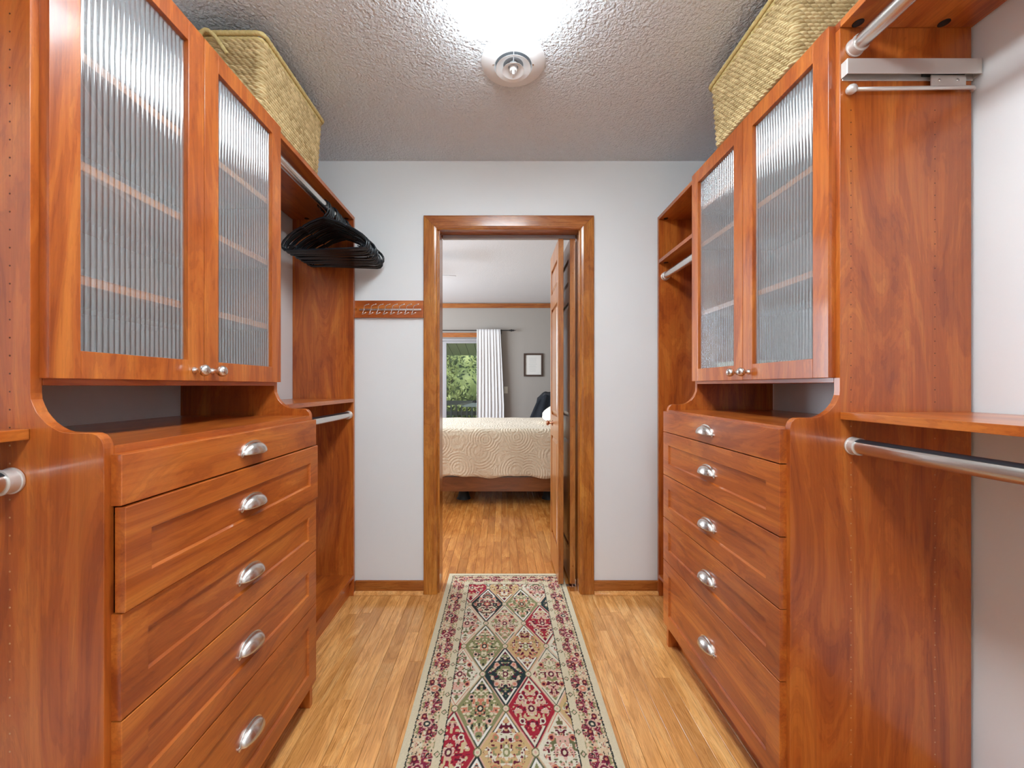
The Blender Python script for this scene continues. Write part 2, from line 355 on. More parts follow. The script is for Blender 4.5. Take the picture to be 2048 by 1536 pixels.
# ---------------------------------------------------------------- bifold door folded open
d1 = struct(MB().box(DX0+.004, DX1-.004, 2.388, 2.412, DZ-.022, DZ-.0005).build('door_1', M['alum'], bevel=.001))
lab(d1, 'folded oak bifold door standing open at the right jamb')
def leaf(x0, x1, y0, y1, z0, z1, facing):
    m = MB().box(x0, x1, y0, y0+.055, z0, z1).box(x0, x1, y1-.055, y1, z0, z1)
    rails = [(z0, z0+.19), (.86, 1.00), (1.70, 1.80), (z1-.105, z1)]
    for a, b in rails: m.box(x0, x1, y0+.055, y1-.055, a, b)
    o = m.build('door_leaf', M['leaf_wood'], d1, bevel=.0015, seg=1, fixn=False)
    for (a, b) in ((rails[0][1], rails[1][0]), (rails[1][1], rails[2][0]), (rails[2][1], rails[3][0])):
        c = (x0+x1)/2; p = MB()
        for s in (-1, 1):
            e = .030; i0 = c + s*.004; i1 = c + s*.0145
            ya, yb = y0+.055, y1-.055
            p.add([(i0,ya,a),(i0,yb,a),(i0,yb,b),(i0,ya,b),(i1,ya+e,a+e),(i1,yb-e,a+e),(i1,yb-e,b-e),(i1,ya+e,b-e)],
                  [(0,1,5,4),(1,2,6,5),(2,3,7,6),(3,0,4,7),(4,5,6,7)])
        p.build('raised_panel', M['leaf_wood'], o)
    return o
l1 = leaf(.338, .3685, 2.376, 2.762, .014, 2.066, -1)
l2 = leaf(.4065, .4395, 2.376, 2.758, .014, 2.066, 1)
for zz in (1.86, 1.65, 1.25, .95, .30, .12):
    MB().lathe([(.0035, 0), (.0035, .0006)], (.423, 2.3757, zz), '-y', 10).build('screw_plug', M['oak_z'], l2)
MB().lathe([(.017, 0), (.017, .003), (.008, .006), (.007, .018), (.013, .024), (.017, .031), (.015, .038), (.006, .041)], (.338, 2.66, .945), '-x', 20).build('knob', M['copper'], l1, smooth=True, auto=40)
hb = MB().box(.375, .440, 2.372, 2.400, .0006, .0026).box(.437, .4405, 2.372, 2.398, .0026, .045); hb.lathe([(.005, 0), (.005, .011)], (.423, 2.386, .0026), 'z', 10)
hb.build('pivot_bracket', M['chrome'], d1)

# ---------------------------------------------------------------- cabinet towers
def sprofile(xu, xl, back, top, s, dz=0):   # side panel outline (x,z), s=+1 faces +x (left unit)
    k = [(0, 1.1776), (.0012, 1.166), (.006, 1.1544), (.0115, 1.143), (.0187, 1.134), (.028, 1.124), (.039, 1.1162), (.049, 1.1105), (.0596, 1.1073), (.077, 1.106), (.098, 1.1062), (.110, 1.1055), (.119, 1.102), (.1262, 1.095), (.1295, 1.087), (.131, 1.078)]
    sc = abs(xl-xu)/.131
    return [(back, top), (xu, top)] + [(xu + s*a*sc, z+dz) for a, z in k] + [(xl, .001), (back, .001)]
def holes(parent, xs, y, z0, z1, ydir, skip=()):
    h1, h2 = MB(), MB()
    n = 0
    for x in xs:
        z = z0
        while z < z1:
            (h1 if z > 1.1 else h2).lathe([(.0017, 0), (.0014, .0004)], (x, y, z), '-y' if ydir < 0 else 'y', 8)
            z += .032
    if h1.v: stuff(h1.build('peg_holes', M['hole'], parent))
    if h2.v: stuff(h2.build('peg_holes', M['sleeve'], parent))
def cup_pull(parent, x, y, z, s):
    a, h, d = .047, .031, .027; m = MB(); nu, nv = 24, 10; rows = []
    for j in range(nv+1):
        v = (PI/2)*j/nv
        rows.append([(x + s*(.0015 + d*math.sin(PI*i/nu)**.8*math.cos(v)**.9), y + a*math.cos(PI*i/nu), z + h*math.sin(PI*i/nu)**.9*math.sin(v)) for i in range(nu+1)])
    m.grid(rows)
    rim = []
    for e, xx in ((1.0, 0), (1.0, .0022), (1.09, .0022), (1.09, 0)):
        rim.append([(x + s*xx, y + a*e*math.cos(PI*i/nu), z + h*(e+.03)*math.sin(PI*i/nu)) for i in range(nu+1)])
    rim.append(rim[0]); m.grid(rim)
    for q in (-1, 1): m.lathe([(.0055, 0), (.0055, .0035), (.004, .0045)], (x, y+q*a*1.02, z), 'x' if s > 0 else '-x', 10)
    o = m.build('cup_pull', M['nickel'], parent, smooth=True, auto=50)
    md = o.modifiers.new('t', 'SOLIDIFY'); md.thickness = .0012; md.offset = 0
    return o
def knob(parent, x, y, z, s):
    p = [(.0095, 0), (.0095, .002), (.0065, .006), (.0052, .011), (.0066, .014), (.0118, .018), (.0148, .023), (.0155, .028), (.0143, .033), (.0105, .0375), (.0045, .040), (.0005, .0405)]
    return MB().lathe(p, (x, y, z), 'x' if s > 0 else '-x', 24).build('knob', M['nickel'], parent, smooth=True)
def drawer(parent, xf, s, y0, y1, z0, z1, frame, out=0):
    xf += s*out; t = .019; xb = xf - s*t; m = MB(); e = .0012
    R = lambda x, i, zi=None: [(x, y0+i, z0+i), (x, y1-i, z0+i), (x, y1-i, z1-i), (x, y0+i, z1-i)]
    loops = [R(xb, 0), R(xf-s*e, 0), R(xf, e)]
    if frame: loops += [R(xf, .0545), R(xf-s*.0015, .0550), R(xf-s*.0065, .0585)]
    vs = sum(loops, []); fs = [(3, 2, 1, 0)]
    for i in range(len(loops)-1):
        for k in range(4): fs.append((i*4+k, i*4+(k+1) % 4, (i+1)*4+(k+1) % 4, (i+1)*4+k))
    n = (len(loops)-1)*4; fs.append((n, n+1, n+2, n+3)); m.add(vs, fs)
    # the drawer box behind the front
    bx0, bx1 = xb - s*.42, xb; ya, yb, za, zb = y0+.022, y1-.022, z0+.012, z1-.02
    m.box(bx0, bx1, ya, ya+.012, za, zb).box(bx0, bx1, yb-.012, yb, za, zb).box(bx0, bx0+s*.012, ya+.012, yb-.012, za, zb).box(bx0, bx1, ya, yb, za, za+.006)
    o = m.build('drawer', M['cherry_y'], parent, fixn=True)
    px = xf if not frame else xf - s*.0065
    cup_pull(o, px, (y0+y1)/2, (z0+z1)/2-.013, s)
    return o
def glass_door(parent, xf, s, y0, y1, z0, z1, knob_y):
    t = .019; w_ = .0545; xb = xf - s*t
    m = MB().box(xb, xf, y0, y0+w_, z0, z1).box(xb, xf, y1-w_, y1, z0, z1).box(xb, xf-s*.0004, y0+w_, y1-w_, z0, z0+w_).box(xb, xf-s*.0004, y0+w_, y1-w_, z1-w_, z1)
    o = m.build('door', M['cherry_z'], parent, bevel=.0012, fixn=False)
    n = 22; ga, gb = y0+w_-.003, y1-w_+.003; p = (gb-ga)/n; xg = xf - s*.0115; prof = []
    for i in range(n*8+1):
        q = i/8; yy = ga + q*p; ph = (q % 1); prof.append((xg + s*(-.0030 + .0042*math.sin(PI*ph)), yy))
    front = [[(x, y, z0+w_-.003), (x, y, z1-w_+.003)] for x, y in prof]
    xk = xg - s*.005
    g = MB(); N = len(prof)
    vs = [f for fr in front for f in fr]; vs += [(xk, ga, z0+w_-.003), (xk, ga, z1-w_+.003), (xk, gb, z0+w_-.003), (xk, gb, z1-w_+.003)]
    fs = [(2*i, 2*i+2, 2*i+3, 2*i+1) for i in range(N-1)]; b0 = 2*N
    fs += [(b0, b0+1, b0+3, b0+2), (0, 1, b0+1, b0), (2*N-2, b0+2, b0+3, 2*N-1)]
    fs += [tuple([2*i for i in range(N)] + [b0+2, b0])[::-1], tuple([2*i+1 for i in range(N)] + [b0+3, b0+1])]
    g.add(vs, fs); go = g.build('glass_pane', M['reeded'], o)
    lab(go, 'vertically reeded glass')
    me = go.data; me.polygons.foreach_set('use_smooth', [len(pp.vertices) == 4 for pp in me.polygons]); me.set_sharp_from_angle(angle=math.radians(70))
    knob(o, xf, knob_y, z0+.028, s)
    return o
def rod(parent, x, z, ya, yb, capa=True, capb=True, r=.019, strip=True):
    o = MB().lathe([(r, 0), (r, yb-ya)], (x, ya, z), 'y', 28).build('hanging_rod', M['nickel'], parent, smooth=True, auto=40)
    if strip:
        pts = [(x + (r+.0006)*math.sin(a), z + (r+.0006)*math.cos(a)) for a in [math.radians(d) for d in range(-48, 49, 8)]]
        pts += [(x + (r-.001)*math.sin(a), z + (r-.001)*math.cos(a)) for a in [math.radians(d) for d in range(48, -49, -8)]]
        MB().prism(pts, 'y', ya+.02, yb-.02).build('grip_strip', M['vinyl'], o, smooth=True, auto=40)
    for f, yy, d in ((capa, ya, 'y'), (capb, yb, '-y')):
        if f: MB().lathe([(.0235, 0), (.0235, .003), (.0215, .004), (.0215, .016), (.0225, .017), (.0225, .021), (.0193, .022)], (x, yy, z), d, 32).build('rod_flange', M['satin'], o, smooth=True, auto=35)
    return o
def tower(s, xu, xl, back, yn, yf, bounds, zdoor, shelves, label):
    """s=+1: left tower facing +x.  yn, yf: outer faces of the near and far side panels"""
    t = .019; root = thing('drawer_cabinet', ((xu+back)/2, (yn+yf)/2, 0), label, 'cabinet')
    top = 2.133
    for ya in (yn, yf-t):
        p = MB().prism(sprofile(xu, xl, back, top-.0005, s), 'y', ya, ya+t).build('side_panel', M['cherry_z'], root, bevel=.0006, seg=1)
    yi0, yi1 = yn+t+.0004, yf-t-.0004
    MB().box(xl, back, yi0, yi1, 1.062, 1.081).build('counter_shelf', M['cherry_y'], root, bevel=.001)
    MB().box(xu, back, yi0, yi1, zdoor[0]-.013, zdoor[0]+.006).build('bottom_shelf', M['cherry_y'], root, bevel=.001)
    for z in shelves: MB().box(xu-s*.004, back, yi0, yi1, z-.0095, z+.0095).build('shelf', M['edge'], root, bevel=.001)
    MB().box(xu, back, yn, yf, top, top+t).build('top_shelf', M['cherry_y'], root, bevel=.001)
    MB().box(xl-s*.045, xl-s*.060, yi0, yi1, .001, bounds[-1]+.015).build('toe_kick', M['cherry_y'], root)
    m = (yn+yf)/2; fy0, fy1 = yn+.0135, yf-.0085
    for a, b, ky in ((fy0, m-.001, m-.036), (m+.001, fy1, m+.031)):
        glass_door(root, xu+s*.019, s, a, b, zdoor[0], zdoor[1], ky)
    xf = xl + s*.019
    for i in range(5):
        drawer(root, xf, s, fy0 + (.001 if i == 1 and s > 0 else 0), fy1, bounds[i+1]+.0015, bounds[i]-.0015, i > 0, .006 if (s > 0 and i == 1) else 0)
    return root
tl = tower(1, -.838, -.707, -1.1835, .711, 1.494, [1.067, .971, .777, .582, .385, .098], (1.204, 2.1495), (1.403, 1.632, 1.852),
           'left cherry cabinet tower, reeded glass doors above five drawers')
holes(tl, (-.874, -1.13), .711, .06, 2.1, -1); holes(tl, (-.874, -1.13), 1.494, .06, 2.1, 1)
tr = tower(-1, .891, .760, 1.237, 1.053, 1.841, [1.076, .982, .787, .594, .401, .109], (1.212, 2.1495), (1.513, 1.8165, 1.978),
           'right cherry cabinet tower with pull-out valet rod on its near side')
holes(tr, (.920, 1.141), 1.053, .06, 1.94, -1); holes(tr, (.920, 1.141), 1.841, .06, 2.1, 1)
# valet rod on the near side of the right tower
v = MB().box(.893, 1.2405, 1.032, 1.0345, 1.997, 2.036).box(.893, 1.2405, 1.0345, 1.0525, 2.0335, 2.036).box(.893, .8955, 1.0345, 1.0525, 1.997, 2.0335).box(1.238, 1.2405, 1.0345, 1.0525, 1.997, 2.0335).box(.8955, 1.238, 1.050, 1.0525, 1.992, 2.0335)
vr = v.build('valet_rod', M['satin'], tr, bevel=.0004, seg=1); lab(vr, 'satin metal pull-out valet rod and track')
MB().box(1.10, 1.205, 1.0365, 1.0485, 2.000, 2.012).build('slide_block', M['black'], vr)
pl_ = MB().box(1.118, 1.208, 1.040, 1.043, 1.965, 1.999); pl_.build('slide_plate', M['satin'], vr, bevel=.0005)
for xx in (1.138, 1.186): MB().lathe([(.0035, 0), (.0035, .0012), (.001, .0016)], (xx, 1.040, 1.985), '-y', 12).build('screw', M['chrome'], vr, smooth=True)
path = [(.915, 1.0415, 1.9625), (1.0, 1.0415, 1.9640), (1.15, 1.0415, 1.9665), (1.205, 1.0415, 1.9672)] + [(1.205+.026*math.sin(a), 1.0415+.0, 1.9672-.0*a) for a in (.6, 1.0)] + [(1.2345, 1.046, 1.966), (1.235, 1.0505, 1.965)]
MB().tube(path, .0048, 14).build('pull_bar', M['satin'], vr, smooth=True)
MB().lathe([(.005, -.002), (.0085, .001), (.0118, .006), (.0125, .011), (.011, .017), (.007, .021), (.0005, .0225)], (.922, 1.0415, 1.9625), '-x', 24).build('ball_end', M['satin'], vr, smooth=True)

# ---------------------------------------------------------------- hanging sections
def cam_disc(parent, x, y, z): MB().lathe([(.0125, 0), (.0125, .0012), (.0105, .0016)], (x, y, z), '-z', 20).build('fastener_cap', M['black'], parent)
def section(s, xu, back, ya, yb, endpanel, shelves, rods, bottom, label):
    t = .019; root = thing('hanging_section', ((xu+back)/2, (ya+yb)/2, 0), label, 'closet shelving')
    if endpanel == 'far': MB().box(xu, back, yb-t, yb, .001, 2.1325).build('end_panel', M['cherry_z'], root, bevel=.0008); y0, y1 = ya+.0004, yb-t-.0004
    else: MB().box(xu, back, ya, ya+t, .001, 2.1325).build('end_panel', M['cherry_z'], root, bevel=.0008); y0, y1 = ya+t+.0004, yb-.0004
    MB().box(xu, back, min(ya, yb)+.0004, yb-.0004, 2.133, 2.152).build('top_shelf', M['cherry_y'], root, bevel=.001)
    for z in shelves: MB().box(xu, back, y0, y1, z-.019, z).build('shelf', M['cherry_y'], root, bevel=.001)
    for x, z in rods: rod(root, x, z, y0, y1)
    if bottom:
        MB().box(xu, back, y0, y1, bottom-.019, bottom).build('bottom_shelf', M['cherry_y'], root, bevel=.001)
        MB().box(xu-s*.024, xu-s*.038, y0, y1, .001, bottom-.0195).build('toe_kick', M['cherry_y'], root)
    yc = (y1-.0135) if endpanel == 'far' else (y1-.0135)
    for x in (abs(xu)+.035, abs(xu)+.258):
        cam_disc(root, -s*x, yc, 2.133)
        for z in shelves: cam_disc(root, -s*x, yc, z-.019)
    return root, y0, y1
sL, ly0, ly1 = section(1, -.838, -1.1835, 1.4945, 2.285, 'far', [1.118], [(-.871, 2.078), (-.866, 1.026)], .119,
    'far left cherry hanging section with black hangers on its upper rod')
sR, ry0, ry1 = section(-1, .891, 1.237, 1.8415, 2.285, 'far', [1.904], [(.926, 1.811)], .121,
    'narrow far right cherry hanging section with one short empty rod')
sNL, _, _ = section(1, -.838, -1.1835, -.62, .7105, 'near', [1.114], [(-.871, 2.078), (-.8685, 1.022)], .119,
    'near left cherry hanging section, only shelf end and rod end in view')
sNR, _, _ = section(-1, .891, 1.237, -.42, 1.0525, 'near', [1.1215], [(.928, 2.078), (.924, 1.033)], .121,
    'near right cherry hanging section with rod below an open shelf')

# ---------------------------------------------------------------- hangers
def hanger_mesh():
    m = MB(); zr = 2.078; hk = []
    R = .0255
    for a in range(-60, 181, 15):
        r = math.radians(a); hk.append((-R*math.cos(r)*-1*-1 if False else R*math.cos(r), 0, R*math.sin(r)+.0))
    # hook: opens on the wall side, neck comes down on the front
    pts = [(-R*math.cos(math.radians(a)), 0, R*math.sin(math.radians(a))) for a in range(-25, 181, 14)]
    pts += [(R, 0, -.018), (R*.8, 0, -.036), (R*.25, 0, -.050), (0, 0, -.062)]
    pts = [(x, y, z) for x, y, z in pts]
    m.tube(pts, .0036, 8)
    B = []
    for s in (1,):
        B = [(0, 0, -.062), (.03, 0, -.069), (.075, 0, -.086), (.10, 0, -.101), (.106, 0, -.108), (.113, 0, -.106), (.14, 0, -.120), (.175, 0, -.145), (.198, 0, -.168), (.207, 0, -.185), (.206, 0, -.202), (.196, 0, -.214), (.18, 0, -.217)]
    L = [(-x, y, z) for x, y, z in B[::-1]]
    loop = L[:-1] + B
    m.tube(loop, .0056, 8, closed=True)
    n = 6
    for q in (-1, 1):   # inner strap hooks
        m.tube([(q*.178, 0, -.216), (q*.183, 0, -.200), (q*.170, 0, -.190), (q*.155, 0, -.186)], .0026, 6)
    return m, pts
hm, _ = hanger_mesh()
h0 = hm.build('clothes_hanger', M['black'], origin=(0, 0, 0), smooth=True)
NH = 21; y = 1.958; hs = []
for i in range(NH):
    o = h0 if i == 0 else h0.copy()
    if i: C.objects.link(o)
    o.location = (-.871 + random.uniform(-.006, .006), y, 2.078-.0020); o.rotation_euler = (0, random.uniform(-.05, .05), random.uniform(-.025, .025) if 0 < i < NH-1 else 0)
    y += (2.248-1.958)/(NH-1)
    tag(o, 'black plastic clothes hanger packed in the row on upper rod', 'hanger', 'black hangers on the far left upper rod')
h0['label'] = 'black plastic clothes hanger nearest the camera on the rod'; h0.pop('group', None) if False else None
hl = o; hl['label'] = 'black plastic clothes hanger nearest the white back wall on the rod'

# ---------------------------------------------------------------- hook rail on back wall
hr = thing('hook_rail', (-.65, YB-.01, 1.628), 'cherry board with eight small wire hooks on the white wall', 'hook rail')
MB().box(-.862, -.4462, YB-.0165, YB-.0005, 1.580, 1.678).build('backboard', M['cherry_x'], hr, bevel=.002)
MB().lathe([(.0085, 0), (.0085, .0008)], (-.832, YB-.0165, 1.628), '-y', 16).build('wood_plug', M['oak_x'], hr)
MB().box(-.808, -.457, YB-.0255, YB-.0195, 1.619, 1.630).box(-.80, -.79, YB-.0195, YB-.0165, 1.620, 1.629).box(-.475, -.465, YB-.0195, YB-.0165, 1.620, 1.629).build('rail_bar', M['nickel'], hr, bevel=.001)
hook0 = None
for i in range(8):
    x = -.792 + .0400*i
    if hook0 is None:
        y0_ = YB-.028
        p = [(x+.031, y0_-.028, 1.602), (x+.016, y0_-.026, 1.596), (x+.002, y0_-.016, 1.595), (x+.003, y0_-.004, 1.601), (x+.009, y0_, 1.617), (x+.014, y0_-.004, 1.633), (x+.017, y0_-.014, 1.641), (x+.032, y0_-.024, 1.646), (x+.048, y0_-.028, 1.649)]
        q = []
        for k in range(len(p)-1):
            for f_ in (0, .5): q.append(Vector(p[k]).lerp(Vector(p[k+1]), f_))
        q.append(Vector(p[-1]))
        mm = MB().tube(q, .0021, 8)
        for e in (p[0], p[-1]): mm.lathe([(.0005, -.003), (.0026, -.001), (.0026, .001), (.0005, .003)], e, 'x', 10)
        hook0 = mm.build('hook', M['chrome'], hr, smooth=True)
    else:
        c = hook0.copy(); C.objects.link(c); c.parent = hr; c.location = hook0.location + Vector((.04*i, 0, 0))

# ---------------------------------------------------------------- ceiling fixture, added fill fixture and vent
def fixture(y0, y1, label):
    x = .018; hw = .170; t = thing('ceiling_light', (x, (y0+y1)/2, ZC), label, 'ceiling light')
    MB().box(x-hw+.01, x+hw-.01, y0+.01, y1-.01, ZC-.022, ZC-.0005).build('base_pan', M['white'], t, bevel=.003)
    prof = [(x-hw, ZC-.014)] + [(x - hw*math.cos(a)*1.0, ZC-.014-.072*math.sin(a)**.55) for a in [PI*i/16 for i in range(1, 16)]] + [(x+hw, ZC-.014)]
    MB().prism(prof, 'y', y0, y1).build('diffuser', M['diffuser'], t, bevel=.006)
    return t
fixture(.20, 1.405, 'glowing white wraparound ceiling light above the rug')
fixture(-1.65, -.45, 'added unseen fill light behind the camera, shaped like the ceiling light')  # invented second fixture, added out of view as fill light
vx, vy = .047, 1.598
vt = thing('air_vent', (vx, vy, ZC), 'round white ceiling air diffuser with nested rings', 'vent')
MB().lathe([(.128, 0), (.128, .003), (.121, .008), (.100, .012), (.086, .018), (.076, .019), (.073, .016), (.072, .001)], (vx, vy, ZC-.0004), '-z', 48, cap=False).build('outer_ring', M['white'], vt, smooth=True, auto=50)
MB().lathe([(.071, 0), (.071, .001)], (vx, vy, ZC-.0006), '-z', 32).build('throat', plain('grey_vent_throat', (.32, .35, .38), .6), vt)
for a, b, z0_, z1_ in ((.042, .069, .010, .026), (.022, .043, .020, .034)):
    MB().lathe([(a, z0_), (b-.004, z1_-.003), (b, z1_), (b+.001, z1_+.0015), (b-.003, z1_+.001), (a-.002, z0_+.002)], (vx, vy, ZC), '-z', 40, cap=False).build('cone', M['white'], vt, smooth=True, auto=60)
st_ = MB()
for k in range(3):
    a = -PI/2 + k*2*PI/3; c_, s_ = math.cos(a), math.sin(a)
    st_.tube([(vx + c_*.015, vy + s_*.015, ZC-.020), (vx + c_*.072, vy + s_*.072, ZC-.010)], .0015, 6)
st_.build('strut', M['white'], vt)
MB().lathe([(.016, .006), (.016, .034), (.012, .037)], (vx, vy, ZC), '-z', 20).build('hub', M['white'], vt)
MB().box(vx-.004, vx+.004, vy-.012, vy+.013, ZC-.055, ZC-.037).build('damper_tab', M['white'], vt, bevel=.002)
for k in (-1, 1): MB().lathe([(.004, 0), (.004, .002), (.001, .003)], (vx+k*.079, vy-.012, ZC-.0188), '-z', 10).build('screw', M['chrome'], vt)

# ---------------------------------------------------------------- seagrass baskets
def basket(name_lbl, x0, x1, y0, y1, z0, hgt, flare, handle_side):
    t = thing('storage_basket', ((x0+x1)/2, (y0+y1)/2, z0), name_lbl, 'basket')
    rows = 22; pr = hgt/rows; rc = .016; rng = np.random.RandomState(4)
    cx, cy = (x0+x1)/2, (y0+y1)/2; a, b = (x1-x0)/2, (y1-y0)/2
    # perimeter of rounded rectangle
    pts = []; step = .0026
    def seg(p, q, n):
        L = math.dist(p, q); k = max(2, int(L/step))
        for i in range(k): f_ = i/k; pts.append((p[0]+(q[0]-p[0])*f_, p[1]+(q[1]-p[1])*f_, n[0], n[1]))
    def arc(c, a0):
        k = int(rc*PI/2/step)
        for i in range(k): th = a0 + PI/2*i/k; pts.append((c[0]+rc*math.cos(th), c[1]+rc*math.sin(th), math.cos(th), math.sin(th)))
    seg((a, -b+rc), (a, b-rc), (1, 0)); arc((a-rc, b-rc), 0); seg((a-rc, b), (-a+rc, b), (0, 1)); arc((-a+rc, b-rc), PI/2)
    seg((-a, b-rc), (-a, -b+rc), (-1, 0)); arc((-a+rc, -b+rc), PI); seg((-a+rc, -b), (a-rc, -b), (0, -1)); arc((a-rc, -b+rc), 1.5*PI)
    P = np.array(pts); n = len(P); per = n*step; nz = rows*8; zz = np.linspace(0, hgt, nz+1)
    sarc = np.arange(n)*step
    S_, Z_ = np.meshgrid(sarc, zz); row = Z_/pr; ri = np.floor(row); f_ = row-ri
    q = 2*f_-1; tw = .019
    nst = round(per/tw); ph = S_/per*nst + (ri % 2)*.5 + q*.38*np.where(ri % 2 == 0, 1, 1) + .05*np.sin(ri*3.1)
    g = ph - np.floor(ph); bump = np.sqrt(np.clip(1-q**2, 0, 1))**.8*(.15+.85*np.sqrt(np.abs(np.sin(PI*g))))
    off = bump*.0125 + rng.rand(*bump.shape)*.0004
    sc = 1 + flare*(Z_/hgt) / a
    X = cx + P[:, 0][None, :]*sc + P[:, 2][None, :]*off; Y = cy + P[:, 1][None, :]*(1+flare*(Z_/hgt)/b) + P[:, 3][None, :]*off
    V_ = np.stack([X, Y, z0 + Z_ + .001], -1).reshape(-1, 3)
    idx = np.arange((nz+1)*n).reshape(nz+1, n); A = idx[:-1]; Bq = idx[1:]; A2 = np.roll(A, -1, 1); B2 = np.roll(Bq, -1, 1)
    Fq = np.stack([A, A2, B2, Bq], -1).reshape(-1, 4)
    o0 = Vector((cx, cy, z0)); me = bpy.data.meshes.new('woven_side')
    me.from_pydata((V_ - np.array(o0)).tolist(), [], Fq.tolist())
    sid = (np.floor(ph) + ri*57).astype(int); rv = np.random.RandomState(2).rand(9000)[sid % 9000]; big = .5+.5*np.sin(S_*9+Z_*31)
    k = np.clip(.25 + .6*rv + .15*big, 0, 1)[..., None]
    col = np.array([.29, .195, .075])*(1-k) + np.array([.76, .60, .33])*k
    ca = me.color_attributes.new('col', 'FLOAT_COLOR', 'POINT'); ca.data.foreach_set('color', np.concatenate([col, np.ones(col.shape[:2]+(1,))], -1).reshape(-1).astype(np.float32))
    me.materials.append(M['seagrass']); me.polygons.foreach_set('use_smooth', [True]*len(me.polygons))
    o = bpy.data.objects.new('woven_side', me); C.objects.link(o); o.parent = t; o.location = o0 - WORLD[t.name]; WORLD[o.name] = o0; stuff(o)
    def rope(name, path, r, closed, parent=t, seg=10, pitch=.02):
        Pp = [Vector(p) for p in path]; fine = []; nn = len(Pp)
        for i in range(nn if closed else nn-1):
            A_, B_ = Pp[i], Pp[(i+1) % nn]; kk = max(1, int((B_-A_).length/.004))
            for j in range(kk): fine.append(A_.lerp(B_, j/kk))
        if not closed: fine.append(Pp[-1])
        m = MB().tube(fine, r, seg, closed); s = 0; V2 = []
        for i, c_ in enumerate(fine):
            if i: s += (fine[i]-fine[i-1]).length
            for j in range(seg):
                p = Vector(m.v[i*seg+j]); d = p-c_; a_ = 2*PI*j/seg
                V2.append(tuple(c_ + d*(1+.28*abs(math.sin(a_*1 + s/pitch*PI)) - .14)))
        m.v = V2; ob = m.build(name, M['seagrass'], parent, smooth=True)
        cc = ob.data.color_attributes.new('col', 'FLOAT_COLOR', 'POINT'); nv = len(ob.data.vertices)
        rr = np.random.RandomState(5).rand(nv)[:, None]*.3; cc.data.foreach_set('color', np.concatenate([np.array([.5, .38, .15])+rr*np.array([.5, .45, .3]), np.ones((nv, 1))], 1).reshape(-1).astype(np.float32))
        return ob
    def ring(grow, z): return [(cx + p[0]*(1+(flare+grow)/a), cy + p[1]*(1+(flare+grow)/b), z) for p in pts[::4]]
    rope('rim_rope', ring(.004, z0+hgt+.002), .0075, True)
    rope('rim_rope', ring(.012, z0+hgt+.016), .0080, True)
    ys = y0-.008-flare if handle_side < 0 else y1+.008+flare
    hp = [(cx-.055+.11*i/12, ys - .024*math.sin(PI*i/12)*(1 if handle_side < 0 else -1), z0+hgt-.050 + .060*math.sin(PI*i/12)) for i in range(13)]
    rope('handle', hp, .0062, False)
    bt = MB().box(x0+.01, x1-.01, y0+.01, y1-.01, z0+.0008, z0+.006).build('basket_base', M['seagrass'], t)
    cc = bt.data.color_attributes.new('col', 'FLOAT_COLOR', 'POINT'); cc.data.foreach_set('color', [.5, .38, .15, 1]*len(bt.data.vertices))
    return t
basket('woven seagrass basket on top of the left cabinets', -1.165, -.848, 1.405, 1.83, 2.152, .240, .012, -1)
basket('woven seagrass basket on top of the right cabinets', .876, 1.215, 1.195, 1.62, 2.152, .240, .012, -1)

# ---------------------------------------------------------------- folded linens in the right tower
def folded(x0, x1, y0, y1, z0, h, mat, n, lbl):
    m = MB(); dz = h/n
    for i in range(n):
        j = .004*math.sin(i*2.3); za = z0+i*dz
        pr = [(y0+j, za+.002), (y1+j, za+.002)] + [(y1+j+.006*math.cos(a), za+dz/2+dz*.44*math.sin(a)) for a in (-.9, 0, .9)] + [(y1+j, za+dz-.001), (y0+j, za+dz-.001)] + [(y0+j-.006*math.cos(a), za+dz/2+dz*.44*math.sin(a)) for a in (.9, 0, -.9)]
        m.prism(pr, 'x', x0, x1)
    return tag(m.build('folded_linen', mat, bevel=.003), lbl, 'linen')
zb = 1.212+.006
folded(.96, 1.17, 1.60, 1.78, zb, .075, M['towel_a'], 3, 'cream folded linen behind reeded glass in the right tower')
folded(.93, 1.12, 1.42, 1.56, zb, .045, M['towel_b'], 2, 'pale blue folded linen behind reeded glass in the right tower')

